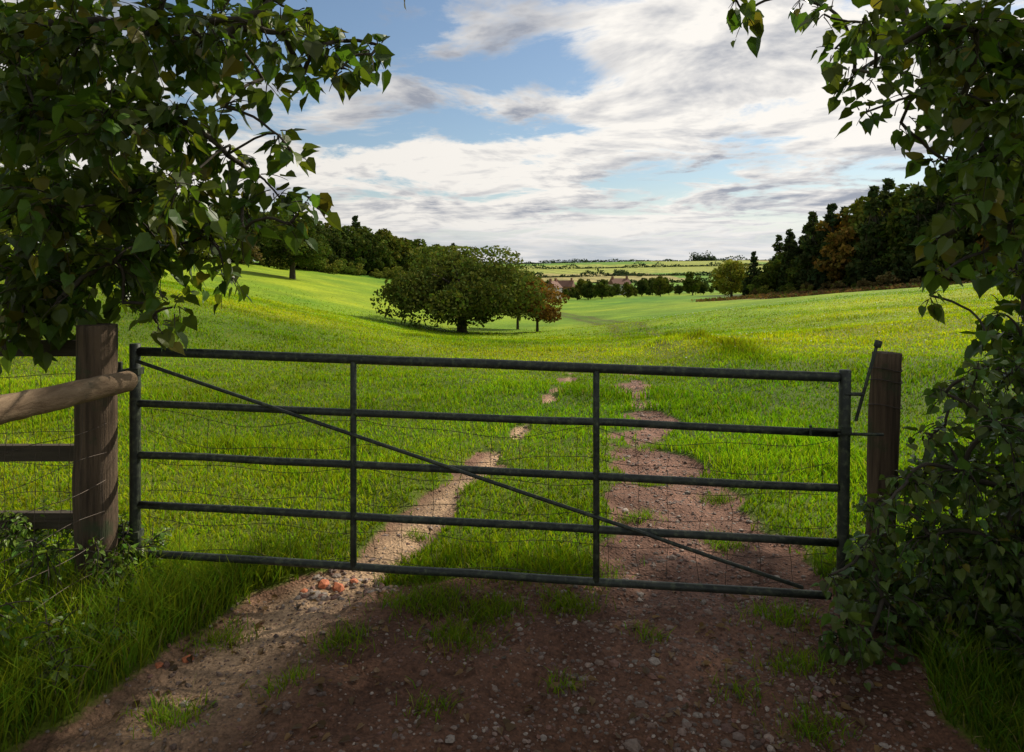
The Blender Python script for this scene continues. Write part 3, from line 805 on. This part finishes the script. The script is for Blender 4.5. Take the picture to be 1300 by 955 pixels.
# ------------------------------------------------------------------ cottages
M_wall = noisy_mat('render_wall_mat', (.5, .47, .42), (.62, .6, .55), 2, .9, .1)
M_brick = noisy_mat('brick_wall_mat', (.25, .12, .08), (.33, .17, .11), 3, .9, .2)
M_roof = noisy_mat('roof_tile_mat', (.16, .08, .06), (.22, .12, .08), 3, .85, .3)
M_glass = noisy_mat('window_mat', (.03, .035, .04), (.05, .055, .06), 2, .15, 0)
def cottage(x, y, rz, L, Wd, H, rh, wall):
    z = float(gz(x, y)); E = empty('cottage', (x, y, z)); E.rotation_euler = (0, 0, rz)
    V, F = box(0, 0, H / 2 - .5, L, Wd, H + 1); add_obj('walls', mesh_np('walls', V, F, wall), E)
    a, b_ = L / 2 + .3, Wd / 2 + .35
    V = np.array([[-a, -b_, H - .1], [a, -b_, H - .1], [a, b_, H - .1], [-a, b_, H - .1], [-a, 0, H + rh], [a, 0, H + rh]])
    me = bpy.data.meshes.new('roof'); me.from_pydata(V.tolist(), [], [(0, 1, 5, 4), (2, 3, 4, 5), (0, 4, 3), (1, 2, 5), (3, 2, 1, 0)]); me.materials.append(M_roof); add_obj('roof', me, E)
    V, F = join([box(L / 2 - .7, 0, H + rh, .8, 1.0, 2.2), box(-L / 2 + .7, 0, H + rh, .8, 1.0, 2.0)]); add_obj('chimneys', mesh_np('ch', V, F, M_brick), E)
    ps = []
    for fx_ in (-.33, 0, .33):
        for fz in (.28, .74):
            if fx_ == 0 and fz < .5: continue
            ps.append(box(fx_ * L, -Wd / 2 - .02, fz * H, 1.0, .08, 1.1))
    for fz in (.28, .74): ps.append(box(-L / 2 - .02, 0, fz * H, .08, 1.0, 1.1))
    V, F = join(ps); add_obj('windows', mesh_np('windows', V, F, M_glass), E)
    V, F = box(0, -Wd / 2 - .03, 1.0, 1.0, .1, 2.1); add_obj('door', mesh_np('door', V, F, M_roof), E)
cottage(17.5, 290, 1.15, 7.5, 5.2, 4.8, 2.8, M_wall)
cottage(24, 318, -.3, 9, 6, 5.2, 2.8, M_brick)
cottage(52, 330, .3, 9, 6, 5.2, 2.8, M_wall)
for (x, y, s) in [(12, 280, .5), (22, 284, .4), (15, 278, .25), (26, 290, .45)]:
    plant('valley_tree', dec[1], x, y, s, VT)

# ------------------------------------------------------------------ light + sky
S = Vector(SUN)
ld = bpy.data.lights.new('sun', 'SUN'); ld.energy = 5.0; ld.angle = math.radians(.8); ld.color = (1, .92, .78)
lo = bpy.data.objects.new('sun', ld); lo.rotation_euler = S.to_track_quat('Z', 'Y').to_euler(); lo.location = (20, 20, 30); scene.collection.objects.link(lo)
wld = bpy.data.worlds.new("World"); scene.world = wld; wld.use_nodes = True
t = NT(wld.node_tree)
sky = t.n('ShaderNodeTexSky', sky_type='NISHITA', sun_disc=False, sun_elevation=EL, sun_rotation=AZ, air_density=1.2, dust_density=.5, ozone_density=2.5)
bsky = t.n('ShaderNodeBackground', ins={0: sky.outputs[0], 1: .1})
dv = t.n('ShaderNodeTexCoord').outputs['Generated']
sp = t.n('ShaderNodeSeparateXYZ', ins={0: dv})
zz = t.math('ADD', t.math('MAXIMUM', sp.outputs[2], 0.0), .085)
cp = t.n('ShaderNodeCombineXYZ', ins={0: t.math('DIVIDE', sp.outputs[0], zz), 1: t.math('DIVIDE', sp.outputs[1], zz), 2: 6.1})
vec = cp.outputs[0]
nA = t.noise(vec, 1.25, 8, .62, .3)
vec2 = t.n('ShaderNodeMapping', ins={0: vec, 1: (.10, .09, .0)}).outputs[0]
nA2 = t.noise(vec2, 1.25, 5, .6, .3)
nC = t.noise(vec, .55, 2, .5)
def gap(px, py, sx, sz, amp):
    d = Vector(((px - 650) / 867, 1, (345 - py) / 867)).normalized()
    ax = t.math('DIVIDE', t.math('SUBTRACT', sp.outputs[0], d.x), sx); az = t.math('DIVIDE', t.math('SUBTRACT', sp.outputs[2], d.z), sz)
    r2 = t.math('ADD', t.math('MULTIPLY', ax, ax), t.math('MULTIPLY', az, az))
    return t.math('MULTIPLY', t.math('EXPONENT', t.math('MULTIPLY', r2, -1.0)), amp)
bias = t.math('ADD', gap(590, 92, .15, .028, -.12), gap(380, 35, .14, .06, -.13))
bias = t.math('ADD', bias, gap(300, 135, .1, .03, -.09))
bias = t.math('ADD', bias, gap(700, 25, .16, .03, .09))
bias = t.math('ADD', bias, gap(900, 60, .25, .08, .05))
dens = t.math('ADD', nA, bias)
mask = t.rng(dens, .39, .51, 0, 1, True)
hz = t.rng(sp.outputs[2], .13, .03, 0, .85, True)
mask = t.math('MAXIMUM', mask, hz)
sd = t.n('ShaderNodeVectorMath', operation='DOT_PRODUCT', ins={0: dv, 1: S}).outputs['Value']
shade = t.math('SUBTRACT', nA2, nA)
lit = t.math('ADD', t.math('ADD', t.math('MULTIPLY', shade, 4.5), t.math('MULTIPLY', t.math('SUBTRACT', nC, .5), -2.5)), .73, clamp=True)
ccol = t.mix(lit, (.35, .38, .45, 1), (1.0, .96, .90, 1))
hcol = t.mix(t.rng(nA, .40, .58), (.52, .59, .70, 1), (.88, .86, .83, 1))
ccol = t.mix(t.rng(sp.outputs[2], .10, .02, 0, .85, True), ccol, hcol)
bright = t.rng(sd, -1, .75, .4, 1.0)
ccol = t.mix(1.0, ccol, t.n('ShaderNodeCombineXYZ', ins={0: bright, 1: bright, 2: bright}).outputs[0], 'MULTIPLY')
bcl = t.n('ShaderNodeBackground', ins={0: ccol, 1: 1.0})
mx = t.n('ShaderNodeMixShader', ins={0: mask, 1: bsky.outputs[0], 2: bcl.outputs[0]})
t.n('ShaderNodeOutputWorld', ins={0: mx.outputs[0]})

# ------------------------------------------------------------------ camera
cd = bpy.data.cameras.new('camera'); cd.lens = 24.01; cd.sensor_width = 36; cd.shift_y = -.102; cd.clip_start = .05; cd.clip_end = 9000
co = bpy.data.objects.new('camera', cd); co.location = (0, 0, EYE); co.rotation_euler = (math.radians(90), 0, 0); scene.collection.objects.link(co)
scene.camera = co
scene.view_settings.view_transform = 'Standard'; scene.view_settings.look = 'None'; scene.view_settings.exposure = 0
